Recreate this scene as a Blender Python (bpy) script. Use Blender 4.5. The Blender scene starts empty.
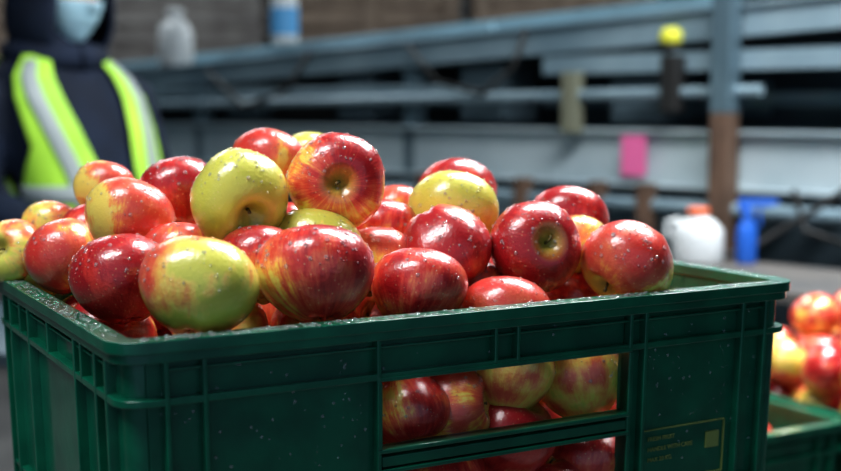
import bpy, bmesh, math, random
import numpy as np
from mathutils import Vector, Matrix, Quaternion
random.seed(7)
D2R=math.pi/180
scene=bpy.context.scene
col=scene.collection

# ------------------------------------------------------------------ materials
def new_mat(name):
    m=bpy.data.materials.new(name); m.use_nodes=True
    nt=m.node_tree
    b=nt.nodes['Principled BSDF']
    return m,nt,b
def simple(name,c,rough=.5,metal=0,noise=.0,nscale=8,c2=None,bump=0,coat=0,emit=0,trans=0,ior=1.45):
    m,nt,b=new_mat(name)
    b.inputs['Base Color'].default_value=(*c,1)
    b.inputs['Roughness'].default_value=rough
    b.inputs['Metallic'].default_value=metal
    b.inputs['Coat Weight'].default_value=coat
    b.inputs['Transmission Weight'].default_value=trans
    b.inputs['IOR'].default_value=ior
    if emit:
        b.inputs['Emission Color'].default_value=(*c,1); b.inputs['Emission Strength'].default_value=emit
    if noise or c2:
        tc=nt.nodes.new('ShaderNodeTexCoord'); n=nt.nodes.new('ShaderNodeTexNoise')
        n.inputs['Scale'].default_value=nscale; n.inputs['Detail'].default_value=6
        nt.links.new(tc.outputs['Object'],n.inputs['Vector'])
        r=nt.nodes.new('ShaderNodeValToRGB')
        r.color_ramp.elements[0].position=.38; r.color_ramp.elements[1].position=.62
        cc=c2 if c2 else tuple(x*(1-noise) for x in c)
        r.color_ramp.elements[0].color=(*cc,1); r.color_ramp.elements[1].color=(*c,1)
        nt.links.new(n.outputs['Fac'],r.inputs['Fac']); nt.links.new(r.outputs['Color'],b.inputs['Base Color'])
        if bump:
            bp=nt.nodes.new('ShaderNodeBump'); bp.inputs['Strength'].default_value=bump; bp.inputs['Distance'].default_value=.01
            nt.links.new(n.outputs['Fac'],bp.inputs['Height']); nt.links.new(bp.outputs['Normal'],b.inputs['Normal'])
    return m

def apple_mat(name,base,mid,pk,red,dark,bdir,amt,seed,streak=.8,speck=1.0):
    m,nt,b=new_mat(name); N=nt.nodes; L=nt.links
    tc=N.new('ShaderNodeTexCoord')
    def math_(op,a=None,bb=None,v0=None,v1=None):
        n=N.new('ShaderNodeMath'); n.operation=op
        if a is not None: L.new(a,n.inputs[0])
        if bb is not None: L.new(bb,n.inputs[1])
        if v0 is not None: n.inputs[0].default_value=v0
        if v1 is not None: n.inputs[1].default_value=v1
        return n.outputs[0]
    pos=tc.outputs['Object']
    sep=N.new('ShaderNodeSeparateXYZ'); L.new(pos,sep.inputs[0])
    x,y,z=sep.outputs
    rad=math_('SQRT',math_('ADD',math_('MULTIPLY',x,x),math_('MULTIPLY',y,y)))
    rs=math_('MAXIMUM',rad,v1=.02)
    cx=N.new('ShaderNodeCombineXYZ')
    L.new(math_('DIVIDE',x,rs),cx.inputs[0]); L.new(math_('DIVIDE',y,rs),cx.inputs[1])
    L.new(math_('MULTIPLY',z,v1=.22),cx.inputs[2])
    ad=N.new('ShaderNodeVectorMath'); ad.operation='ADD'; L.new(cx.outputs[0],ad.inputs[0]); ad.inputs[1].default_value=(seed*3.1,seed*1.7,seed)
    st=N.new('ShaderNodeTexNoise'); st.inputs['Scale'].default_value=6.5; st.inputs['Detail'].default_value=6; st.inputs['Roughness'].default_value=.75
    L.new(ad.outputs[0],st.inputs['Vector'])
    ad2=N.new('ShaderNodeVectorMath'); ad2.operation='ADD'; L.new(pos,ad2.inputs[0]); ad2.inputs[1].default_value=(seed*2.3,seed*5.1,-seed)
    lo=N.new('ShaderNodeTexNoise'); lo.inputs['Scale'].default_value=1.25; lo.inputs['Detail'].default_value=4
    L.new(ad2.outputs[0],lo.inputs['Vector'])
    dt=N.new('ShaderNodeVectorMath'); dt.operation='DOT_PRODUCT'; L.new(pos,dt.inputs[0]); dt.inputs[1].default_value=Vector(bdir).normalized()
    f=math_('MULTIPLY',dt.outputs['Value'],v1=.38)
    f=math_('ADD',f,math_('MULTIPLY',math_('SUBTRACT',lo.outputs['Fac'],v1=.5),v1=1.8))
    f=math_('ADD',f,math_('MULTIPLY',math_('SUBTRACT',st.outputs['Fac'],v1=.5),v1=streak))
    f=math_('ADD',f,v1=amt)
    r=N.new('ShaderNodeValToRGB'); cr=r.color_ramp
    cr.elements[0].position=.25; cr.elements[0].color=(*base,1)
    cr.elements[1].position=1.0; cr.elements[1].color=(*dark,1)
    e=cr.elements.new(.37); e.color=(*mid,1)
    e=cr.elements.new(.50); e.color=(*pk,1)
    e=cr.elements.new(.72); e.color=(*red,1)
    L.new(f,r.inputs['Fac'])
    cav=N.new('ShaderNodeMapRange'); cav.inputs['From Min'].default_value=.12; cav.inputs['From Max'].default_value=.46
    cav.inputs['To Min'].default_value=.85; cav.inputs['To Max'].default_value=0
    L.new(rad,cav.inputs['Value'])
    up=math_('GREATER_THAN',z,v1=0.0)
    cm=math_('MULTIPLY',cav.outputs[0],up)
    mx=N.new('ShaderNodeMix'); mx.data_type='RGBA'; L.new(cm,mx.inputs['Factor']); L.new(r.outputs['Color'],mx.inputs['A'])
    mx.inputs['B'].default_value=(.46,.38,.07,1)
    vo=N.new('ShaderNodeTexVoronoi'); vo.inputs['Scale'].default_value=9; vo.inputs['Randomness'].default_value=1
    L.new(ad2.outputs[0],vo.inputs['Vector'])
    sp=N.new('ShaderNodeMapRange'); sp.inputs['From Min'].default_value=.08; sp.inputs['From Max'].default_value=.18
    sp.inputs['To Min'].default_value=.42*speck; sp.inputs['To Max'].default_value=0
    L.new(vo.outputs['Distance'],sp.inputs['Value'])
    m2=N.new('ShaderNodeMix'); m2.data_type='RGBA'; L.new(sp.outputs[0],m2.inputs['Factor']); L.new(mx.outputs['Result'],m2.inputs['A'])
    m2.inputs['B'].default_value=(.80,.58,.30,1)
    L.new(m2.outputs['Result'],b.inputs['Base Color'])
    b.inputs['Roughness'].default_value=.32
    b.inputs['Coat Weight'].default_value=.75; b.inputs['Coat Roughness'].default_value=.04
    b.inputs['Subsurface Weight'].default_value=.06; b.inputs['Subsurface Radius'].default_value=(1,.45,.2); b.inputs['Subsurface Scale'].default_value=.005
    nb=N.new('ShaderNodeTexNoise'); nb.inputs['Scale'].default_value=16; nb.inputs['Detail'].default_value=3
    L.new(pos,nb.inputs['Vector'])
    bp=N.new('ShaderNodeBump'); bp.inputs['Strength'].default_value=.2; bp.inputs['Distance'].default_value=.002
    L.new(nb.outputs['Fac'],bp.inputs['Height']); L.new(bp.outputs['Normal'],b.inputs['Normal']); L.new(bp.outputs['Normal'],b.inputs['Coat Normal'])
    return m
YG=(.60,.57,.10); YE=(.80,.60,.13); OR=(.80,.32,.07); RD=(.60,.045,.035); DR=(.36,.014,.018); PK=(.70,.14,.07)
KIND={
 'green':(YG,(.66,.60,.12),(.76,.50,.12),OR,PK,.03,.35),
 'yellow':(YG,YE,(.80,.42,.10),PK,RD,.28,.7),
 'orange':(YE,OR,PK,(.62,.08,.05),RD,.45,.95),
 'mixed':(YE,OR,PK,RD,DR,.52,1.35),
 'red':(YE,OR,PK,RD,DR,.67,1.15),
 'dark':(YE,PK,RD,RD,DR,.80,1.0),
}
stem_mat=simple('stem_brown',(.10,.055,.02),.7,c2=(.16,.14,.04),nscale=4)
calyx_mat=simple('calyx_dark',(.05,.03,.015),.9)
def mk_apple_mat(kind,bdir,seed):
    k=KIND[kind]
    return apple_mat('apple_skin_%s_%d'%(kind,seed),k[0],k[1],k[2],k[3],k[4],bdir,k[5],seed,k[6])
water_glint_white=simple('water_glint_white',(1,1,1),.02,trans=.84,ior=1.36)  # clear drops with some diffuse white painted in to imitate bright glints

# ------------------------------------------------------------------ helpers
def link(o,parent=None):
    col.objects.link(o)
    if parent is not None: o.parent=parent
    return o
def empty(name,loc=(0,0,0),rz=0):
    e=bpy.data.objects.new(name,None); e.empty_display_size=.1
    e.location=loc; e.rotation_euler=(0,0,rz); col.objects.link(e); return e
def mesh_obj(name,verts,faces,mats,parent=None,smooth=True,fm=None):
    me=bpy.data.meshes.new(name); me.from_pydata([tuple(v) for v in verts],[],faces); 
    for m in (mats if isinstance(mats,(list,tuple)) else [mats]): me.materials.append(m)
    if fm:
        for p,i in zip(me.polygons,fm): p.material_index=i
    if smooth: me.polygons.foreach_set('use_smooth',[True]*len(me.polygons))
    me.update()
    return link(bpy.data.objects.new(name,me),parent)
class Geo:
    def __init__(s): s.v=[]; s.f=[]; s.m=[]
    def add(s,v,f,m=0):
        o=len(s.v); s.v+= [tuple(p) for p in v]; s.f+=[tuple(i+o for i in q) for q in f]; s.m+=[m]*len(f)
    def box(s,x0,x1,y0,y1,z0,z1,m=0,fn=None):
        v=[(x,y,z) for x in (x0,x1) for y in (y0,y1) for z in (z0,z1)]
        if fn: v=[fn(*p) for p in v]
        s.add(v,[(0,1,3,2),(4,6,7,5),(0,4,5,1),(2,3,7,6),(0,2,6,4),(1,5,7,3)],m)
    def tube(s,pts,rads,n=16,m=0,caps=True):
        pts=[Vector(p) for p in pts]; vs=[]; fs=[]
        up=None
        for i,p in enumerate(pts):
            t=(pts[min(i+1,len(pts)-1)]-pts[max(i-1,0)]).normalized()
            if up is None:
                up=Vector((1,0,0)) if abs(t.x)<.8 else Vector((0,1,0))
            sx=(up-t*up.dot(t)).normalized(); sy=t.cross(sx); up=sx
            r=rads[i] if isinstance(rads,(list,tuple)) else rads
            ra,rb=(r if isinstance(r,(list,tuple)) else (r,r))
            for k in range(n):
                a=2*math.pi*k/n; vs.append(p+sx*ra*math.cos(a)+sy*rb*math.sin(a))
        for i in range(len(pts)-1):
            for k in range(n):
                a=i*n+k;b=i*n+(k+1)%n; fs.append((a,b,b+n,a+n))
        if caps:
            fs.append(tuple(range(n-1,-1,-1))); o=(len(pts)-1)*n; fs.append(tuple(o+k for k in range(n)))
        s.add(vs,fs,m)
    def lathe(s,prof,n=28,c=(0,0,0),m=0,sx=1,sy=1):
        vs=[];fs=[]
        for r,z in prof:
            for k in range(n):
                a=2*math.pi*k/n; vs.append((c[0]+r*sx*math.cos(a),c[1]+r*sy*math.sin(a),c[2]+z))
        for i in range(len(prof)-1):
            for k in range(n):
                a=i*n+k;b=i*n+(k+1)%n; fs.append((a,b,b+n,a+n))
        fs.append(tuple(range(n-1,-1,-1))); o=(len(prof)-1)*n; fs.append(tuple(o+k for k in range(n)))
        s.add(vs,fs,m)
    def obj(s,name,mats,parent=None,smooth=False,bevel=0,seg=2):
        o=mesh_obj(name,s.v,s.f,mats,parent,smooth,s.m)
        bm=bmesh.new(); bm.from_mesh(o.data); bmesh.ops.recalc_face_normals(bm,faces=bm.faces); bm.to_mesh(o.data); bm.free()
        if bevel:
            b=o.modifiers.new('bevel','BEVEL'); b.width=bevel; b.segments=seg; b.limit_method='ANGLE'; b.angle_limit=40*D2R
            if smooth is False:
                o.data.polygons.foreach_set('use_smooth',[True]*len(o.data.polygons))
                b.harden_normals=True
        return o

# ------------------------------------------------------------------ apples
def apple_fn(seed):
    r=random.Random(seed)
    p0,p1,p2=[r.uniform(0,6.28) for _ in range(3)]
    el=r.uniform(.93,1.06); sk=r.uniform(-.08,.08); sk2=r.uniform(-.08,.08); lob=r.uniform(.02,.045); ov=r.uniform(.0,.035); tap=r.uniform(.08,.16)
    def fn(phi,th):
        c=math.cos(phi); s=math.sin(phi)
        w=((1-c)/2)**1.5
        rad=s*(1+tap*c)*(1+lob*math.cos(5*th+p0)*w+ov*math.cos(2*th+p1)+.014*math.cos(3*th+p2)+.014*math.cos(5*th+p1)*max(0,c))
        z=.90*c
        if c>0: z-=.36*math.exp(-(rad/.25)**2)
        else: z+=.15*math.exp(-(rad/.2)**2)-.02*math.cos(5*th+p0)*math.exp(-((rad-.3)/.15)**2)
        z+=.05*math.cos(th+p2)*max(0,c)*s
        z*=el
        return Vector((rad*math.cos(th)+sk*z,rad*math.sin(th)+sk2*z,z))
    return fn
def apple_mesh(name,seed,mat,nu=48,nv=36):
    fn=apple_fn(seed); g=Geo(); vs=[fn(0,0)]
    for j in range(1,nv):
        phi=math.pi*(j/nv-.07*math.sin(2*math.pi*j/nv))
        for i in range(nu): vs.append(fn(phi,2*math.pi*i/nu))
    vs.append(fn(math.pi,0)); fs=[]
    for i in range(nu): fs.append((0,1+i,1+(i+1)%nu))
    for j in range(nv-2):
        for i in range(nu):
            a=1+j*nu+i;b=1+j*nu+(i+1)%nu; fs.append((a,a+nu,b+nu,b))
    o=1+(nv-2)*nu; e=len(vs)-1
    for i in range(nu): fs.append((o+i,e,o+(i+1)%nu))
    g.add(vs,fs,0)
    r=random.Random(seed+99); bx,by=r.uniform(-.16,.16),r.uniform(-.16,.16); h=r.uniform(.66,.9)
    base=vs[0]
    g.tube([base-Vector((0,0,.05)),base+Vector((bx*.2,by*.2,.12)),base+Vector((bx*.6,by*.6,.22)),Vector((base.x+bx,base.y+by,h))],[.04,.028,.026,.04],8,1)
    bz=vs[-1]
    for k in range(5):
        a=k*2*math.pi/5; d=Vector((math.cos(a),math.sin(a),0)); t=Vector((-d.y,d.x,0))
        g.add([bz+d*.03+t*.04-Vector((0,0,-.01)),bz+d*.03-t*.04-Vector((0,0,-.01)),bz+d*.10-Vector((0,0,.07)),bz-Vector((0,0,.02))],[(0,1,2),(1,3,2),(3,0,2)],2)
    me=bpy.data.meshes.new(name); me.from_pydata(g.v,[],g.f)
    for m in (mat,stem_mat,calyx_mat): me.materials.append(m)
    me.polygons.foreach_set('material_index',g.m); me.polygons.foreach_set('use_smooth',[True]*len(g.f)); me.update()
    return me
ICO=bmesh.new(); bmesh.ops.create_icosphere(ICO,subdivisions=2,radius=1)
ICO_V=[v.co.copy() for v in ICO.verts]; ICO_F=[tuple(v.index for v in f.verts) for f in ICO.faces]; ICO.free()
def add_drop(g,p,n,r,flat=.6):
    q=n.to_track_quat('Z','Y')
    g.add([p+q@Vector((c.x*r,c.y*r,c.z*r*flat)) for c in ICO_V],ICO_F)

# ---- crate frame of reference : cu along the long side, cn along the short side
CO=Vector((-.200,.794)); ANG=29.4*D2R
UX=Vector((math.cos(ANG),math.sin(ANG))); UN=Vector((-math.sin(ANG),math.cos(ANG)))
RIM=1.2; CAMZ=1.353
# world x,y,z, diameter, colouring, stem axis, blush side
HER=[
 (-.157,.874,1.227,.083,'yellow',(.1,.35,1),(-.7,.1,.7)),
 (-.078,.924,1.229,.088,'mixed',(-.15,.35,1),(.5,-.3,.5)),
 (-.233,.960,1.221,.080,'dark',(-.2,.3,1),(-.5,-.3,.4)),
 (-.003,.974,1.211,.076,'mixed',(.2,.4,1),(.2,-.6,.6)),
 (.070,1.007,1.179,.077,'orange',(0,.4,1),(0,0,1)),
 (.179,1.062,1.221,.082,'orange',(-.7,-.35,-.62),(-.3,-.4,.6)),
 (.098,1.060,1.235,.080,'dark',(.33,-.88,.25),(0,-1,0)),
 (.019,1.045,1.234,.083,'red',(.45,-.1,-.85),(0,-1,.3)),
 (-.144,.980,1.284,.079,'green',(.5,-.75,-.40),(0,1,.3)),
 (-.069,1.020,1.293,.080,'mixed',(.12,-.93,.0),(.6,-.2,.6)),
 (-.242,1.030,1.262,.074,'orange',(.2,.4,1),(.3,0,.2)),
 (-.219,1.120,1.276,.075,'dark',(-.2,.4,1),(0,-.5,1)),
 (-.293,1.150,1.279,.055,'orange',(.2,.3,1),(1,0,0)),
 (-.309,1.070,1.225,.069,'orange',(-.4,.3,.9),(-.6,-.6,0)),
 (-.369,1.120,1.224,.060,'yellow',(-.25,-.85,.3),(1,0,.2)),
 (-.343,1.150,1.242,.056,'yellow',(.2,.5,1),(0,0,1)),
 (-.137,1.130,1.303,.070,'orange',(.1,.5,1),(0,-.3,1)),
 (-.105,1.200,1.305,.060,'green',(.1,.3,1),(0,1,0)),
 (.029,1.110,1.259,.081,'green',(.2,.5,1),(.5,.5,-.6)),
 (.035,1.190,1.267,.078,'red',(0,.5,1),(0,0,1)),
 (.137,1.150,1.247,.074,'red',(.2,.4,1),(-.5,-.5,1)),
 (.142,1.120,1.229,.060,'yellow',(.2,.4,1),(0,0,1)),
 (-.021,1.180,1.254,.060,'orange',(0,.5,1),(0,0,1)),
 (-.032,1.100,1.243,.065,'mixed',(.2,.3,1),(0,0,1)),
 (-.085,1.000,1.239,.076,'yellow',(0,.4,1),(0,0,-1)),
 (-.125,.950,1.233,.068,'red',(0,.4,1),(0,0,1)),
 (-.194,1.000,1.232,.066,'orange',(0,.4,1),(0,0,1)),
 (-.039,1.040,1.224,.068,'orange',(0,.4,1),(0,0,1)),
 (.136,1.120,1.177,.070,'red',(0,.4,1),(0,0,1)),
 (.046,1.070,1.194,.062,'orange',(.2,.4,1),(0,0,1)),
 (-.292,1.100,1.243,.060,'red',(0,.3,1),(0,0,1)),
 (-.348,1.130,1.206,.056,'yellow',(0,.3,1),(0,0,1)),
 (-.012,.962,1.118,.068,'mixed',(.3,-.4,-1),(1,0,.5)),
 (.025,.990,1.111,.070,'orange',(1,-.2,.2),(0,0,1)),
 (.074,1.012,1.136,.074,'yellow',(.2,.2,1),(0,-.6,.6)),
 (.139,1.048,1.123,.080,'yellow',(-.2,.2,1),(0,-.8,.6)),
 (.076,1.012,1.082,.076,'dark',(.5,-.2,1),(0,0,1)),
 (.147,1.055,1.053,.076,'red',(.2,0,1),(0,0,1)),
 (.016,.985,1.054,.076,'mixed',(0,0,1),(0,0,1)),
 (.109,1.030,1.030,.070,'red',(0,0,1),(0,0,1)),
]
def world_from_crate(cu,cn): return CO+UX*cu+UN*cn
def crate_from_world(x,y):
    d=Vector((x,y))-CO; return d.dot(UX),d.dot(UN)
pile=empty('apple_pile',(0,0,0))
drops=Geo(); heroes=[]
seed=0
for h in HER:
    seed+=1
    pos=Vector(h[:3]); r=h[3]/2
    cu,cn=crate_from_world(pos.x,pos.y)
    if seed>32:
        cn=max(cn,r+.019); w_=world_from_crate(cu,cn); pos.x,pos.y=w_.x,w_.y
    q=Vector(h[5]).normalized().to_track_quat('Z','Y')@Quaternion((0,0,1),random.uniform(0,.1))
    bd=q.inverted()@Vector(h[6])
    mat=mk_apple_mat(h[4],bd,seed)
    me=apple_mesh('apple_%02d'%seed,seed,mat)
    o=bpy.data.objects.new('apple_%02d'%seed,me); o.location=pos; o.rotation_mode='QUATERNION'; o.rotation_quaternion=q
    o.scale=(r*1.0,)*3; link(o,pile); heroes.append((pos,r))
    if seed<=30 or seed in (33,34,35,36):
        fn=apple_fn(seed); rr=random.Random(seed*5)
        nd=420 if seed in (3,8,12,6,10,2,7,19,20,9) else 240
        for k in range(nd):
            z=rr.uniform(-.7,1); phi=math.acos(z); th=rr.uniform(0,6.283)
            p=fn(phi,th); e=.01
            n=((fn(phi+e,th)-p).cross(fn(phi,th+e)-p)).normalized()
            if n.dot(p)<0: n=-n
            wn=(q@n)
            if wn.z<-.1 or rr.random()>.35+wn.z: continue
            wp=pos+q@(p*r)
            add_drop(drops,wp,wn,rr.choice([.0004,.0005,.0006,.0007,.0008,.0010,.0013,.0017]))
drops.obj('water_droplets',water_glint_white,pile,smooth=True)

# filler apples
fill_meshes=[]
for i,k in enumerate(['yellow','orange','mixed','red','orange','red','mixed','dark']):
    fill_meshes.append(apple_mesh('apple_fill_%d'%i,200+i,mk_apple_mat(k,(random.uniform(-1,1),random.uniform(-1,1),.5),200+i),28,20))
def fill(parent,cu0,cn0,rim,heap,fixed,seed,zmin=-.27,relax=40,rad=(.035,.0385),kinds=None):
    rr=random.Random(seed); pts=[]
    sp=rad[1]*2; dz=rad[1]*1.58; z=zmin; lay=0
    while z<.25:
        off=(lay%2)*sp*.5
        x=.055+off*.6
        while x<.57:
            y=.055+off*.6
            while y<.372:
                if z<heap(x,y): pts.append([x+rr.uniform(-.006,.006),y+rr.uniform(-.006,.006),z+rr.uniform(-.006,.006),rr.uniform(*rad)])
                y+=sp
            x+=sp
        z+=dz; lay+=1
    A=np.array(pts)
    if fixed:
        FX=np.array(fixed)
        keep=[]
        for a in A:
            d=np.linalg.norm(FX[:,:3]-a[:3],axis=1)/(FX[:,3]+a[3])
            keep.append(d.min()>.62)
        A=A[np.array(keep)]
    else: FX=np.zeros((0,4))
    z0=A[:,2].copy()
    for it in range(relax):
        allp=np.vstack([A,FX]); n=len(A)
        d=A[:,None,:3]-allp[None,:,:3]; dist=np.linalg.norm(d,axis=2)+1e-9
        R=(A[:,None,3]+allp[None,:,3])*.97
        ov=np.maximum(0,R-dist); ov[np.arange(n),np.arange(n)]=0
        w=np.where(np.arange(len(allp))<n,.5,1.0)
        mv=(d/dist[:,:,None]*(ov*w[None,:])[:,:,None]).sum(1)*.6
        A[:,:3]+=mv
        A[:,0]=np.clip(A[:,0],.022+A[:,3],.598-A[:,3]); A[:,1]=np.clip(A[:,1],.022+A[:,3],.398-A[:,3])
        A[:,2]=np.clip(A[:,2],-.285+A[:,3],z0+.012)
    for a in A:
        w=world_from_crate(cu0+a[0],cn0+a[1])
        o=bpy.data.objects.new('apple_fill',rr.choice(kinds or fill_meshes)); o.location=(w.x,w.y,rim+a[2]); o.scale=(a[3],)*3
        o.rotation_euler=(rr.uniform(-1.2,1.2),rr.uniform(-1.2,1.2),rr.uniform(0,6.28)); link(o,parent)
fx=[]
for p,r in heroes:
    cu,cn=crate_from_world(p.x,p.y); fx.append([cu,cn,p.z-RIM,r])
fill(pile,0,0,RIM,lambda x,y:-.04+.095*math.exp(-((x-.27)/.18)**2-((y-.25)/.12)**2),fx,3)
pileB=empty('apple_pile',(0,0,0)); pileC=empty('apple_pile',(0,0,0))
BQ=(.585,.445); CQ=(1.215,.43)
RK=[fill_meshes[i] for i in (1,2,3,3,5,5,7,7,6)]
fill(pileB,*BQ,.9,lambda x,y:.008,[],11,zmin=-.235,rad=(.037,.041),kinds=RK)
fill(pileC,*CQ,.9,lambda x,y:.0+.115*math.exp(-(abs(x-.27)/.30)**4-(abs(y-.22)/.20)**4),[],12,zmin=-.235,rad=(.039,.043),kinds=RK)

# ------------------------------------------------------------------ crate
crate_mat=simple('green_plastic',(.003,.130,.070),.28,c2=(.002,.088,.050),nscale=25,bump=.06,coat=.5)
label_mat=simple('moulded_print',(.22,.26,.08),.6)
H=.30
def crate_geo():
    g=Geo(); R=.024
    def tp(x,y,z):
        k=1-.030*(H-z)/H
        return ((.3+(x-.3)*k)*1.035,(.2+(y-.2)*k)*1.05,z)
    def ring(o,i,z0,z1):
        def loop(ins):
            r=max(R-ins,.004); pts=[]
            for cx,cy,a0 in ((.6-ins-r,.4-ins-r,0),(ins+r,.4-ins-r,90),(ins+r,ins+r,180),(.6-ins-r,ins+r,270)):
                for k in range(7): 
                    a=(a0+15*k)*D2R; pts.append((cx+r*math.cos(a),cy+r*math.sin(a)))
            return pts
        A=loop(o);B=loop(i);n=len(A)
        vs=[tp(x,y,z1) for x,y in A]+[tp(x,y,z1) for x,y in B]+[tp(x,y,z0) for x,y in A]+[tp(x,y,z0) for x,y in B]
        fs=[]
        for k in range(n):
            j=(k+1)%n
            fs+= [(k,j,n+j,n+k),(2*n+k,3*n+k,3*n+j,2*n+j),(k,2*n+k,2*n+j,j),(n+k,n+j,3*n+j,3*n+k)]
        g.add(vs,fs)
    def corner(o,i,z0,z1):
        for cx,cy,a0 in ((.6-R,.4-R,0),(R,.4-R,90),(R,R,180),(.6-R,R,270)):
            vs=[];n=7
            for zz in (z1,z0):
                for rr in (R-o,R-i):
                    for k in range(n):
                        a=(a0+15*k)*D2R; vs.append(tp(cx+rr*math.cos(a),cy+rr*math.sin(a),zz))
            fs=[]
            for k in range(n-1):
                fs+=[(k,k+1,n+k+1,n+k),(2*n+k,3*n+k,3*n+k+1,2*n+k+1),(k,2*n+k,2*n+k+1,k+1),(n+k,n+k+1,3*n+k+1,3*n+k)]
            fs+=[(0,n,3*n,2*n),(n-1,3*n-1,4*n-1,2*n-1)]
            g.add(vs,fs)
    ring(0,.017,H-.009,H)
    ring(.003,.006,H-.016,H-.008)
    ring(.004,.016,H-.046,H-.0405)
    ring(.004,.016,.0,.008)
    corner(.011,.0145,0,H-.005)
    def face(L,mapf,long):
        def bx(s0,s1,d0,d1,z0,z1): g.box(s0,s1,d0,d1,z0,z1,0,lambda s,d,z: tp(*mapf(s,d),z))
        w0,w1=.011,.0145
        if long: ha,hb=.193,.416; holes=[(H-.117-.055,H-.117),(H-.098,H-.047)]
        else: ha,hb=.135,.265; holes=[]
        bx(R,ha,w0,w1,0,H-.004); bx(hb,L-R,w0,w1,0,H-.004)
        zz=0
        for a,b in sorted(holes): bx(ha,hb,w0,w1,zz,a); zz=b
        bx(ha,hb,w0,w1,zz,H-.004)
        for a,b in holes:
            bx(ha-.003,hb+.003,.003,.018,a-.0035,a); bx(ha-.003,hb+.003,.003,.018,b,b+.0035)
            bx(ha-.004,ha,.003,.018,a,b); bx(hb,hb+.004,.003,.018,a,b)
        full=[.034,.060,ha-.004,hb+.0155,L-.064,L-.038]
        if long: full+= [hb]
        for s in full: bx(s,s+.0035,.0035,w1,.0,H-.008)
        band=[L/2+.008,L/2-.012] if long else [L/2,.10,L-.10]
        for s in band: bx(s,s+.003,.0035,w1,H-.043,H-.008)
        bx(.034,ha,.005,w1,H-.175,H-.171); bx(hb,L-.034,.005,w1,H-.175,H-.171)
        if not long: bx(ha,hb,.005,w1,H-.175,H-.171)
        bx(.034,L-.034,.005,w1,.05,.054)
        bx(.034,L-.034,.006,w1,H-.0225,H-.0205)
        if long:
            bx(ha,hb,.004,.008,H-.112,H-.104)
    face(.6,lambda s,d:(s,d),True); face(.6,lambda s,d:(.6-s,.4-d),True)
    face(.4,lambda s,d:(d,.4-s),False); face(.4,lambda s,d:(.6-d,s),False)
    g.box(.013,.587,.013,.387,.004,.008,0,tp)
    return g,tp
cg,tp=crate_geo()
def make_crate(cu,cn,ztop,first=None):
    w=world_from_crate(cu,cn)
    e=empty('plastic_crate',(w.x,w.y,ztop-H),ANG)
    if first is None:
        b=cg.obj('crate_body',crate_mat,e,bevel=.0009,seg=2)
    else:
        b=bpy.data.objects.new('crate_body',first.data); link(b,e)
        m=b.modifiers.new('bevel','BEVEL'); m.width=.0009; m.segments=2; m.limit_method='ANGLE'; m.angle_limit=40*D2R; m.harden_normals=True
    return e,b
mainE,mainB=make_crate(0,0,RIM)
g=Geo()
def plate(s0,s1,z0,z1,d0=.009,d1=.0115):
    g.box(s0,s1,d0,d1,z0,z1,0,tp)
x0,x1,zt,zb=.438,.528,H-.118,H-.165
plate(x0,x1,zt-.0008,zt); plate(x0,x1,zb,zb+.0008); plate(x0,x0+.0008,zb,zt); plate(x1-.0008,x1,zb,zt)
plate(x1-.02,x1-.006,zt-.024,zt-.010)
g.obj('info_plate_frame',label_mat,mainE)
for i,t in enumerate(['FRESH FRUIT','HANDLE WITH CARE','MAX 20 KG']):
    cu=bpy.data.curves.new('txt','FONT'); cu.body=t; cu.size=.0052; cu.extrude=.0003
    o=bpy.data.objects.new('info_plate_text_%d'%i,cu); o.location=(x0*1.035+.004,.0123,zt-.010-.009*i); o.rotation_euler=(90*D2R,0,0); cu.materials.append(label_mat); link(o,mainE)
g=Geo(); rr=random.Random(4)
for k in range(800):
    s=rr.uniform(.02,.58); add_drop(g,Vector(tp(s,rr.uniform(.001,.015),H)),Vector((0,0,1)),rr.choice([.0005,.0007,.001,.0014,.002]),.5)
for k in range(340):
    s=rr.uniform(.03,.37); add_drop(g,Vector(tp(rr.uniform(.585,.599),s,H)),Vector((0,0,1)),rr.choice([.0006,.0009,.0014,.002]),.5)
    add_drop(g,Vector(tp(rr.uniform(.001,.015),s,H)),Vector((0,0,1)),rr.choice([.0006,.0009,.0014]),.5)
for k in range(260):
    s=rr.choice([rr.uniform(.03,.18),rr.uniform(.42,.57),rr.uniform(.03,.57)]); z=H-rr.uniform(.017,.15)
    if .187<s<.42 and z<H-.045: continue
    add_drop(g,Vector(tp(s,.011,z)),Vector((0,-1,0)),rr.choice([.0004,.0006,.0009,.0014]),.4)
g.obj('water_droplets',water_glint_white,mainE,smooth=True)
for k in range(1,4): make_crate(0,0,RIM-H*k,mainB)
for k in range(3):
    make_crate(*BQ,.9-H*k,mainB); make_crate(*CQ,.9-H*k,mainB)

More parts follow.
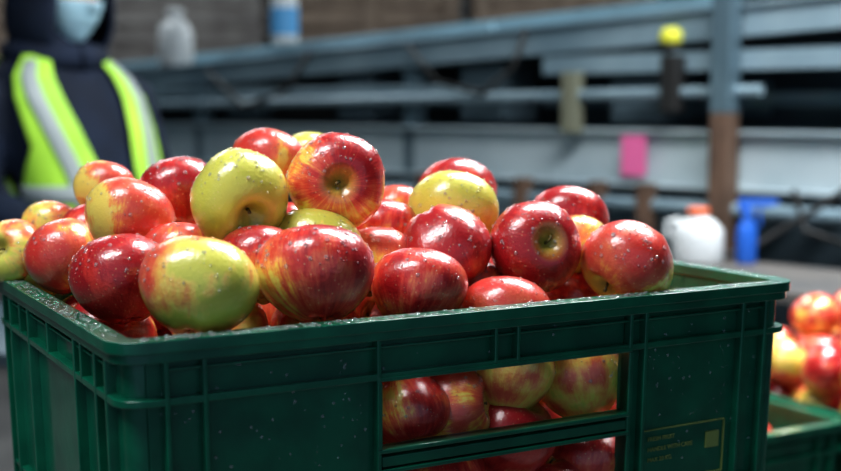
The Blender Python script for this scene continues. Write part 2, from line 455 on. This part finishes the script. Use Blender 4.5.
# ------------------------------------------------------------------ room
concrete=simple('concrete_floor',(.16,.16,.155),.55,c2=(.10,.10,.10),nscale=2.5,bump=.1)
wallm=simple('wall_paint',(.07,.095,.11),.8,c2=(.05,.07,.085),nscale=1.2)
ceilm=simple('ceiling_paint',(.12,.14,.15),.8)
def slab(name,x0,x1,y0,y1,z0,z1,m):
    g=Geo(); g.box(x0,x1,y0,y1,z0,z1); return g.obj(name,m)
slab('floor',-6,7,-3,11,-.1,0,concrete)
slab('wall_back',-6,7,11,11.15,0,4.8,wallm)
slab('wall_left',-6.15,-6,-3,11,0,4.8,wallm)
slab('wall_right',7,7.15,-3,11,0,4.8,wallm)
slab('ceiling',-6,7,-3,11,4.8,4.9,ceilm)
fixm=simple('lamp_housing',(.5,.5,.5),.4); tubem=simple('lamp_tube',(.9,.97,1),.4,emit=6)
def lamp(x,y,z,power,sx=1.4,sy=.5,rz=0,colr=(.90,.96,1)):
    e=empty('ceiling_light',(x,y,z),rz)
    g=Geo(); g.box(-sx/2,sx/2,-sy/2,sy/2,.03,.09); g.obj('housing',fixm,e,bevel=.006)
    g=Geo(); g.tube([(-sx/2+.05,-.1,0.015),(sx/2-.05,-.1,.015)],.014,10); g.tube([(-sx/2+.05,.1,0.015),(sx/2-.05,.1,.015)],.014,10); g.obj('tubes',tubem,e,smooth=True)
    g=Geo(); g.tube([(-sx/2+.1,0,.09),(-sx/2+.1,0,4.8-z)],.005,6); g.tube([(sx/2-.1,0,.09),(sx/2-.1,0,4.8-z)],.005,6); g.obj('hangers',fixm,e)
    l=bpy.data.lights.new('area','AREA'); l.shape='RECTANGLE'; l.size=sx; l.size_y=sy; l.energy=power; l.color=colr
    o=bpy.data.objects.new('lamp_area',l); o.location=(0,0,-.01); link(o,e)
lamp(.7,2.0,2.7,88,1.3,.30,.3,(.96,.98,1))
lamp(-.9,.3,2.9,44,1.3,.30,.3,(.96,.98,1))
lamp(1.6,2.6,3.4,48,1.4,.5,-.7)
lamp(-2.4,5.6,3.6,40)
lamp(1.5,5.6,3.6,62)
lamp(-1.5,8.6,4.1,45); lamp(2.5,7.4,4.1,50); lamp(-2.4,6.6,4.1,42)
w=bpy.data.worlds.new('world'); scene.world=w; w.use_nodes=True
w.node_tree.nodes['Background'].inputs[0].default_value=(.48,.74,.98,1); w.node_tree.nodes['Background'].inputs[1].default_value=.42

# ------------------------------------------------------------------ sorting conveyor
steel=simple('painted_steel',(.15,.22,.26),.35,metal=.3,c2=(.095,.145,.175),nscale=3)
steelM=simple('brushed_steel',(.27,.36,.405),.35,metal=.2,c2=(.165,.24,.285),nscale=2)
steelL=simple('galvanised_steel',(.46,.54,.57),.35,metal=.2,c2=(.32,.40,.44),nscale=2)
steelD=simple('dark_steel',(.085,.12,.145),.5,metal=.1,c2=(.05,.075,.09),nscale=3)
blueg=simple('blue_guard',(.28,.47,.57),.4,c2=(.2,.32,.38),nscale=2)
rust=simple('rusty_brown',(.13,.08,.055),.7,c2=(.08,.05,.035),nscale=10)
belt=simple('belt_rubber',(.035,.045,.05),.6)
pinkm=simple('pink_sticker',(.66,.14,.32),.6); yellm=simple('yellow_paint',(.68,.68,.06),.45)
blackp=simple('black_plastic',(.02,.02,.02),.5)
cvR=(1.08,3.2)
CR=math.atan2(.691,-.723)
cv=empty('sorting_conveyor',(cvR[0],cvR[1],0),CR)
def tilt(x,y,z): return (x,y,z-.04*x)
g=Geo()
for y0 in (0.,-.55):
    g.box(-2.4,5.2,y0-.012,y0,1.13,1.29); g.box(-2.4,5.2,y0-.012,y0+.035,1.283,1.293); g.box(-2.4,5.2,y0-.012,y0+.035,1.127,1.137)
g.obj('side_beam',steelL,cv,bevel=.002)
g=Geo()
for y0 in (.02,-.5):
    g.box(-2.4,5.2,y0-.03,y0,1.555,1.64,0,tilt)
    g.box(-2.4,5.2,y0-.03,y0+.02,1.632,1.642,0,tilt)
g.obj('upper_rail',steelM,cv,bevel=.003)
g=Geo(); g.box(.6,4.6,-.47,-.46,1.60,1.74,0,tilt); g.box(1.2,2.6,-.04,-.02,1.64,1.675,0,tilt); g.obj('guard_panel',blueg,cv,bevel=.002)
g=Geo(); g.box(-2.4,5.2,-.5,-.01,1.585,1.60,0,tilt); g.obj('conveyor_belt',belt,cv)
g=Geo()
x=-2.3
while x<5.1:
    g.tube([(x,-.54,1.25),(x,-.02,1.25)],.03,12); x+=.12
g.obj('rollers',steel,cv,smooth=True)
g=Geo(); g.box(-2.4,.95,.0,.03,1.455,1.51); g.box(-2.4,2.2,-.3,-.27,1.36,1.40); g.box(1.3,5.,.0,.03,1.40,1.43)
g.tube([(.2,.05,1.40),(3.6,.05,1.36)],.016,10); g.tube([(-2,.05,1.08),(4.6,.05,1.08)],.02,10); g.tube([(-2,-.1,.86),(4.6,-.1,.86)],.028,10)
g.obj('cross_rails',steelM,cv,bevel=.002)
g=Geo(); g.box(-2.4,5.2,-.44,-.43,1.29,1.56); g.box(-2.4,5.2,-.36,-.34,.35,1.10); 
for x in (-1.3,-.6,.55,1.15,1.75,2.4,3.3,4.1): g.box(x,x+.18,-.2,-.02,1.31,1.5)
g.obj('machine_panels',steelD,cv,bevel=.004)
g=Geo(); g.box(.7,2.0,-.34,-.33,.72,1.02); g.box(-.8,.1,-.34,-.33,.72,1.03); g.box(2.3,3.4,-.34,-.33,.72,1.02); g.box(.42,.75,-.42,-.41,1.33,1.44); g.box(-.6,.15,-.42,-.41,1.3,1.43)
g.box(-.55,-.12,-.10,-.02,.98,1.10); g.box(.9,1.3,-.10,-.02,.96,1.10)
g.obj('cover_plates',steelM,cv,bevel=.003)
g=Geo()
for x in (-2.1,-.9,1.55,2.75,3.95,5.0):
    for y in (-.03,-.55): g.box(x-.03,x+.03,y-.03,y+.03,.012,1.60-.04*x)
    g.box(x-.07,x+.07,-.08,.05,0,.012); g.box(x-.07,x+.07,-.62,-.48,0,.012)
g.box(.27,.33,.035,.095,1.34,2.3); g.box(.27,.33,-.58,-.52,.012,2.3); g.box(.2,.4,-.62,-.48,0,.012); g.box(.27,.33,-.55,.09,2.3,2.36)
g.obj('legs',steel,cv,bevel=.004)
g=Geo(); g.box(.27,.33,.035,.095,.012,1.34); g.box(.2,.4,.0,.14,0,.012)
for x in (.55,.72,1.0,1.42): g.box(x-.025,x+.02,.036,.08,.95,1.14)
g.obj('rusty_post',rust,cv,bevel=.004)
g=Geo(); g.box(.79,.84,.031,.08,1.28,1.46); g.obj('ochre_bracket',simple('ochre',(.16,.165,.12),.6),cv,bevel=.003)
g=Geo(); g.box(.565,.65,.0355,.0375,1.16,1.275); g.obj('pink_sticker',pinkm,cv)
g=Geo(); g.box(2.0,2.5,-.3,-.1,1.3,1.46); g.box(.44,.50,.03,.08,1.34,1.50); g.obj('motor_box',blackp,cv,bevel=.01)
g=Geo()
g.tube([(1.0,.05,1.60),(1.02,.08,1.48),(1.15,.08,1.40),(1.35,.07,1.44),(1.5,.05,1.56)],.008,8)
g.tube([(2.0,.05,1.56),(2.1,.08,1.42),(2.35,.08,1.36),(2.6,.06,1.50)],.009,8)
g.tube([(.1,.05,1.14),(.05,.08,1.04),(-.12,.09,1.0),(-.4,.07,1.12)],.008,8)
g.obj('hoses',blackp,cv,smooth=True)

def cvw(s,y,z): 
    X=cvR[0]-.723*s-.691*y; Y=cvR[1]+.691*s-.723*y; return (X,Y,z)
# ------------------------------------------------------------------ bottles
whitep=simple('white_plastic',(.56,.59,.60),.35); orangep=simple('orange_cap',(.68,.14,.05),.4); bluep=simple('blue_plastic',(.02,.11,.46),.35); 
labelb=simple('label_blue',(.10,.33,.6),.5)
def jug(name,loc,r,h,cap,body=whitep,label=None,rz=0):
    e=empty(name,loc,rz)
    g=Geo(); g.lathe([(r*.9,0),(r,.01),(r,h*.55),(r*.95,h*.65),(r*.7,h*.8),(r*.34,h*.9),(r*.32,h*.95)],28,sy=.75)
    g.obj('body',body,e,smooth=True)
    g=Geo(); g.lathe([(r*.4,h*.93),(r*.42,h*.94),(r*.40,h*1.04),(r*.3,h*1.05)],20); g.obj('cap',cap,e,smooth=True)
    g=Geo(); g.tube([(r*.95,0,h*.45),(r*1.25,0,h*.55),(r*1.2,0,h*.75),(r*.75,0,h*.8)],r*.12,10); 
    if label is None: g.obj('handle',body,e,smooth=True)
    else:
        g=Geo(); g.lathe([(r*1.01,h*.12),(r*1.012,h*.13),(r*1.012,h*.48),(r*1.01,h*.5)],28,sy=.76); g.obj('label',label,e,smooth=True)
    return e
def spray(name,loc,body,head,rz,sc=1):
    e=empty(name,loc,rz); e.scale=(sc,)*3
    g=Geo(); g.lathe([(.030,0),(.034,.008),(.034,.10),(.030,.125),(.016,.15),(.014,.165)],24,sy=.8); g.obj('body',body,e,smooth=True)
    g=Geo(); g.lathe([(.018,.158),(.018,.18),(.012,.19)],18); g.box(-.085,.03,-.012,.012,.19,.215); g.box(-.10,-.085,-.009,.009,.196,.212)
    g.box(-.045,-.035,-.008,.008,.125,.19); g.box(.0,.03,-.011,.011,.175,.20)
    g.obj('trigger_head',head,e,bevel=.004)
    return e
tb=empty('work_table',(cvR[0],cvR[1],0),CR)
g=Geo(); g.box(-.75,1.5,.2,.62,.935,.965); g.obj('top',simple('table_top',(.13,.12,.11),.6,c2=(.08,.08,.08),nscale=5),tb,bevel=.004)
g=Geo()
for x in (-.7,1.42):
    for y in (.23,.56): g.box(x,x+.04,y,y+.04,0,.935)
g.box(-.7,1.46,.24,.26,.25,.28); g.obj('legs',steel,tb,bevel=.003)
jug('white_bottle',(.695,3.10,.965),.066,.135,orangep,rz=2.6)
spray('spray_bottle',(.818,3.10,.965),bluep,bluep,math.pi*.97,.76)
p=cvw(2.93,.0,1.642-.04*2.93); jug('white_jug',(p[0]+.02,p[1],p[2]+.002),.085,.225,whitep,rz=2.4)
p=cvw(2.2,.0,1.642-.04*2.2+.035); jug('cleaning_bottle',(p[0],p[1],p[2]+.004),.052,.27,bluep,label=labelb)
p=cvw(.50,.015,1.512); 
e=empty('yellow_cap_bottle',p); g=Geo(); g.lathe([(.028,0),(.03,.004),(.03,.015),(.026,.02)],20); g.obj('base',blackp,e,smooth=True)
g=Geo(); g.lathe([(.024,.02),(.034,.025),(.036,.045),(.03,.062),(.012,.068)],20); g.obj('cap',yellm,e,smooth=True)
cu=bpy.data.curves.new('power_cable','CURVE'); cu.dimensions='3D'; cu.bevel_depth=.008; sp=cu.splines.new('NURBS')
pts=[cvw(-.45,.06,1.45),cvw(-.25,.12,1.30),cvw(-.1,.16,1.15),cvw(.08,.2,1.04),cvw(.13,.26,.98),cvw(.25,.33,.973),cvw(.45,.30,.973)]
sp.points.add(len(pts)-1)
for q,pp in zip(sp.points,pts): q.co=(*pp,1)
sp.use_endpoint_u=True; cu.materials.append(blackp); link(bpy.data.objects.new('power_cable',cu))

# ------------------------------------------------------------------ wooden bins
wood=simple('weathered_wood',(.19,.145,.11),.8,c2=(.12,.09,.07),nscale=6)
wood2=simple('weathered_wood_grey',(.17,.16,.15),.8,c2=(.11,.10,.095),nscale=6)
def bin_(x,y,z,m,rz=0):
    e=empty('wooden_bin',(x,y,z),rz); g=Geo(); W=1.15;Dp=1.0
    for k in range(5):
        z0=.14+k*.12
        for yy in (0,Dp-.02): g.box(0,W,yy,yy+.02,z0,z0+.082)
        for xx in (0,W-.02): g.box(xx,xx+.02,.02,Dp-.02,z0,z0+.082)
    for xx in (0.02,W/2-.04,W-.1):
        for yy in (-.022,Dp): g.box(xx,xx+.08,yy,yy+.022,.12,.74)
        g.box(xx,xx+.09,-.02,Dp+.02,0,.1)
    g.box(0,W,0,Dp,.1,.125)
    g.obj('slats',m,e,bevel=.004)
for i,x in enumerate((-3.4,-2.15,-.9,.35,1.6,2.85)):
    for k in range(3 if i<4 else 2): bin_(x+random.uniform(-.03,.03),7.8+random.uniform(-.05,.05),.745*k,wood if (i+k)%3 else wood2)

# ------------------------------------------------------------------ person
navy=simple('navy_jacket',(.007,.015,.036),.85,c2=(.004,.009,.022),nscale=12,bump=.25)
trou=simple('work_trousers',(.02,.022,.028),.85)
hiviz=simple('hi_vis_fabric',(.45,.80,.07),.6,c2=(.35,.66,.06),nscale=9)
refl=simple('reflective_tape',(.32,.36,.36),.4)
skin=simple('skin',(.42,.23,.16),.5); maskm=simple('mask_fabric',(.32,.50,.58),.8); maskw=simple('mask_white',(.7,.74,.75),.8)
bootm=simple('boot_leather',(.02,.015,.012),.6); hairm=simple('hair',(.02,.015,.01),.7); eyem=simple('eye_white',(.8,.8,.8),.2)
YAW=46*D2R
per=empty('person',(-.895,3.12,0),YAW)
RG=[(.84,.165,.13),(.95,.175,.14),(1.05,.175,.14),(1.18,.18,.145),(1.30,.19,.145),(1.38,.19,.135),(1.43,.17,.12),(1.47,.125,.105),(1.51,.09,.09),(1.56,.075,.08)]
def lerp_ring(z):
    if z<=RG[0][0]: return RG[0][1:]
    for (a,b) in zip(RG,RG[1:]):
        if z<=b[0]:
            t=(z-a[0])/(b[0]-a[0]); return (a[1]+(b[1]-a[1])*t,a[2]+(b[2]-a[2])*t)
    return RG[-1][1:]
def cen(z):
    t=min(max((z-1.1)/.38,0),1); return (.05-.07*t,-.06+.07*t)
def tors(z,ang,off=0):
    a,b=lerp_ring(z); cx,cy=cen(z); s,c=math.sin(ang),math.cos(ang)
    n=2.3; k=(abs(s)**n+abs(c)**n)**(-1/n)
    return (cx+(a+off)*s*k,cy-(b+off)*c*k,z)
def remesh(o,v,it=6):
    m=o.modifiers.new('remesh','REMESH'); m.mode='VOXEL'; m.voxel_size=v; m.use_smooth_shade=True
    s=o.modifiers.new('smooth','SMOOTH'); s.iterations=it; s.factor=.5
g=Geo(); n=32
zs=[.84+.72*i/24 for i in range(25)]
vs=[tors(z,2*math.pi*k/n) for z in zs for k in range(n)]
fs=[(i*n+k,i*n+(k+1)%n,(i+1)*n+(k+1)%n,(i+1)*n+k) for i in range(24) for k in range(n)]+[tuple(range(n-1,-1,-1)),tuple(24*n+k for k in range(n))]
g.add(vs,fs)
wr={}
for sd in (-1,1):
    sh=Vector((-.02+sd*.165,.01,1.405)); el=Vector((.02+sd*.255,-.0,1.13)); w_=Vector((.03+sd*.17,-.25,1.045)); wr[sd]=w_
    mid=(sh+el)/2+Vector((sd*.015,0,0))
    g.tube([sh,sh+Vector((sd*.04,0,-.03)),mid,el,el+(w_-el)*.15,(el+w_)/2,w_],[.06,.080,.070,.060,.058,.05,.038],18)
o=g.obj('jacket',navy,per,smooth=True); remesh(o,.011,5)
g=Geo()
for sd in (-1,1):
    g.tube([(.04+sd*.09,-.05,.93),(.04+sd*.10,-.05,.75),(.04+sd*.105,-.06,.5),(.04+sd*.11,-.05,.3),(.04+sd*.115,-.04,.09)],[.10,.095,.07,.062,.055],18)
g.tube([(.05,-.05,.80),(.05,-.05,.98)],[(.165,.125),(.17,.13)],24)
o=g.obj('trousers',trou,per,smooth=True); remesh(o,.014,5)
g=Geo()
for sd in (-1,1):
    x=.04+sd*.115; g.tube([(x,.04,.05),(x,-.02,.055),(x,-.1,.045),(x,-.19,.035)],[(.045,.048),(.05,.053),(.048,.043),(.035,.03)],16); g.tube([(x,-.04,.05),(x,-.04,.17)],.052,16)
o=g.obj('boots',bootm,per,smooth=True); remesh(o,.008,3)
def patch(name,z0,z1,off,mat,na,nz,zf,th=.004):
    g=Geo(); vs=[];fs=[]
    for j in range(nz+1):
        for i in range(na+1):
            t=j/nz; z=z0+(z1-z0)*t
            aa0,aa1=zf(z)
            ang=(aa0+(aa1-aa0)*i/na)*D2R; vs.append(tors(z,ang,off))
    for j in range(nz):
        for i in range(na):
            a=j*(na+1)+i; fs.append((a,a+1,a+na+2,a+na+1))
    g.add(vs,fs); o=g.obj(name,mat,per,smooth=True); m=o.modifiers.new('t','SOLIDIFY'); m.thickness=th; m.offset=1
    return o
def gap0(z): return 14+max(0,(z-1.2))*50
def arm0(z): return 85 if z<1.14 else max(56,85-(z-1.14)*240)
def arm1(z): return 95 if z<1.14 else min(122,95+(z-1.14)*200)
OFF=.013
for sd in (-1,1):
    patch('vest_front',.92,1.478,OFF,hiviz,20,34,lambda z:(sd*gap0(z),sd*arm0(z)))
    patch('vest_tape',.95,1.468,OFF+.006,refl,4,26,lambda z:(sd*(gap0(z)+12),sd*(gap0(z)+24)),.002)
    patch('vest_waist_tape',1.13,1.17,OFF+.007,refl,20,3,lambda z:(sd*gap0(z),sd*80),.002)
patch('vest_back',.92,1.478,OFF,hiviz,40,34,lambda z:(arm1(z),360-arm1(z)))
patch('vest_back_tape',1.13,1.17,OFF+.007,refl,40,3,lambda z:(99,261),.002)
for sd in (-1,1):
    g=Geo(); w_=wr[sd]; base=w_; d=Vector((-.15*sd,-1,-.45)).normalized(); sx=Vector((1,0,0)); 
    sx=(sx-d*sx.dot(d)).normalized(); up=sx.cross(d).normalized(); 
    if up.z<0: up=-up
    g.tube([base-d*.03,base+d*.015,base+d*.05,base+d*.09],[(.026,.02),(.032,.018),(.041,.016),(.039,.013)],16)
    for k,(off,L_) in enumerate(((-.031,.062),(-.011,.075),(.010,.080),(.030,.070))):
        r0=base+d*.085+sx*off ; dd=d*1.0
        q=[r0,r0+dd*L_*.45+up*.004,r0+dd*L_*.75-up*.006,r0+dd*L_-up*.018]
        g.tube(q,[.0098,.009,.0082,.0065],10)
    ts=-sd
    r0=base+d*.03+sx*ts*.028; q=[r0,r0+d*.025+sx*ts*.022-up*.006,r0+d*.05+sx*ts*.034-up*.012,r0+d*.07+sx*ts*.036-up*.018]
    g.tube(q,[.013,.0115,.010,.008],10)
    o=g.obj('hand_'+('left' if sd>0 else 'right'),skin,per,smooth=True); remesh(o,.0035,2)
hd=empty('head',(-.005,-.03,1.628)); hd.parent=per; hd.rotation_euler=(6*D2R,0,8*D2R)
def headp(x,y,z,s=1.0):
    X=x*.077*(1-.22*max(0,-z)**1.3); Y=y*.097; Z=z*.12
    if y<0:
        Y-= .024*math.exp(-(x/.16)**2-((z+.12)/.17)**2)
        Y+= .010*(math.exp(-((x-.4)/.2)**2-((z-.08)/.12)**2)+math.exp(-((x+.4)/.2)**2-((z-.08)/.12)**2))
        Y-= .006*math.exp(-(x/.25)**2-((z+.45)/.1)**2)+.010*math.exp(-(x/.3)**2-((z+.85)/.2)**2)
    else: Y*=1.05
    return Vector((X*s,Y*s,Z*(1+(s-1)*.5)))
def sph(fnc,nu,nv,keep=None):
    vs=[];fs=[]
    for j in range(nv+1):
        for i in range(nu):
            ph=math.pi*j/nv; th=2*math.pi*i/nu; vs.append(fnc(math.sin(ph)*math.sin(th),-math.sin(ph)*math.cos(th),math.cos(ph)))
    for j in range(nv):
        for i in range(nu):
            q=(j*nu+i,j*nu+(i+1)%nu,(j+1)*nu+(i+1)%nu,(j+1)*nu+i)
            if keep is None or keep(((i+.5)/nu)*360,((j+.5)/nv)*180): fs.append(q)
    return vs,fs
g=Geo(); g.add(*sph(headp,56,44)); g.tube([(0,.01,-.2),(0,.012,-.07)],.055,20)
for sd in (-1,1):
    g.add(*sph(lambda x,y,z:Vector((sd*.078+x*.009,.01+y*.018,-.005+z*.032)),14,10))
g.obj('face',skin,hd,smooth=True)
g=Geo()
for sd in (-1,1): g.add(*sph(lambda x,y,z:Vector((sd*.031+x*.0125,-.079+y*.0115,.010+z*.011)),16,12),0); g.add(*sph(lambda x,y,z:Vector((sd*.031+x*.0055,-.0875+y*.0045,.010+z*.0055)),12,8),1)
g.obj('eyes',[eyem,blackp],hd,smooth=True)
g=Geo()
for sd in (-1,1): g.tube([(sd*.015,-.092,.034),(sd*.032,-.091,.040),(sd*.05,-.078,.034)],[.003,.004,.002],8)
g.add(*sph(lambda x,y,z:headp(x,y,z,1.05),40,30,lambda t,p:(p<58) or (50<t<310 and p<105)))
g.obj('hair',hairm,hd,smooth=True)
g=Geo(); vs,fs=sph(lambda x,y,z:headp(x,y,z,1.10)+Vector((0,-.004+ .0015*math.sin(z*40),0)),60,60,lambda t,p:(t<66 or t>294) and 92<p<150)
g.add(vs,fs); o=g.obj('face_mask',maskm,hd,smooth=True)
bm=bmesh.new(); bm.from_mesh(o.data); bmesh.ops.delete(bm,geom=[v for v in bm.verts if not v.link_faces],context='VERTS'); bm.to_mesh(o.data); bm.free()
m=o.modifiers.new('t','SOLIDIFY'); m.thickness=.002
g=Geo()
for sd in (-1,1):
    g.tube([(sd*.074,-.045,-.02),(sd*.083,-.01,-.005),(sd*.082,.018,-.005),(sd*.08,.02,-.03),(sd*.068,-.03,-.06)],.0015,6)
g.obj('mask_loops',maskw,hd,smooth=True)
g=Geo(); vs,fs=sph(lambda x,y,z:Vector((x*(.118+.03*max(0,-z)),y*(.135+.02*max(0,-z))+.012,z*.165-.018)),48,40,lambda t,p: not((t<46 or t>314) and 38<p<150))
g.add(vs,fs); o=g.obj('hood',navy,hd,smooth=True)
bm=bmesh.new(); bm.from_mesh(o.data); bmesh.ops.delete(bm,geom=[v for v in bm.verts if not v.link_faces],context='VERTS'); bm.to_mesh(o.data); bm.free()
m=o.modifiers.new('t','SOLIDIFY'); m.thickness=.012; m.offset=0
g=Geo(); ring=[]
for k in range(25):
    a=2*math.pi*k/24; ring.append((-.015+.098*math.sin(a),.0-.098*math.cos(a),1.485-.012*math.cos(a)))
g.tube(ring,.034,12,caps=False); g.obj('hood_collar',navy,per,smooth=True)
pt=empty('packing_table',(-.895,3.12,0),YAW)
g=Geo(); g.box(-.6,.9,-.85,-.27,.905,.93); g.obj('top',steelD,pt,bevel=.003)
g=Geo()
for x in (-.55,.81):
    for y in (-.82,-.33): g.box(x,x+.04,y,y+.04,0,.905)
g.obj('legs',steelD,pt,bevel=.003)

# ------------------------------------------------------------------ camera
cam=bpy.data.cameras.new('camera'); co=bpy.data.objects.new('camera',cam); link(co)
co.location=(0,0,CAMZ); co.rotation_euler=(math.pi/2-5.84*D2R,0,0)
cam.sensor_width=36; cam.lens=53.2; cam.clip_start=.01
cam.dof.use_dof=True; cam.dof.focus_distance=.97; cam.dof.aperture_fstop=4.0
scene.camera=co
scene.view_settings.view_transform='Standard'
for lk in ('Medium High Contrast','Standard - Medium High Contrast'):
    try:
        scene.view_settings.look=lk; break
    except Exception: pass
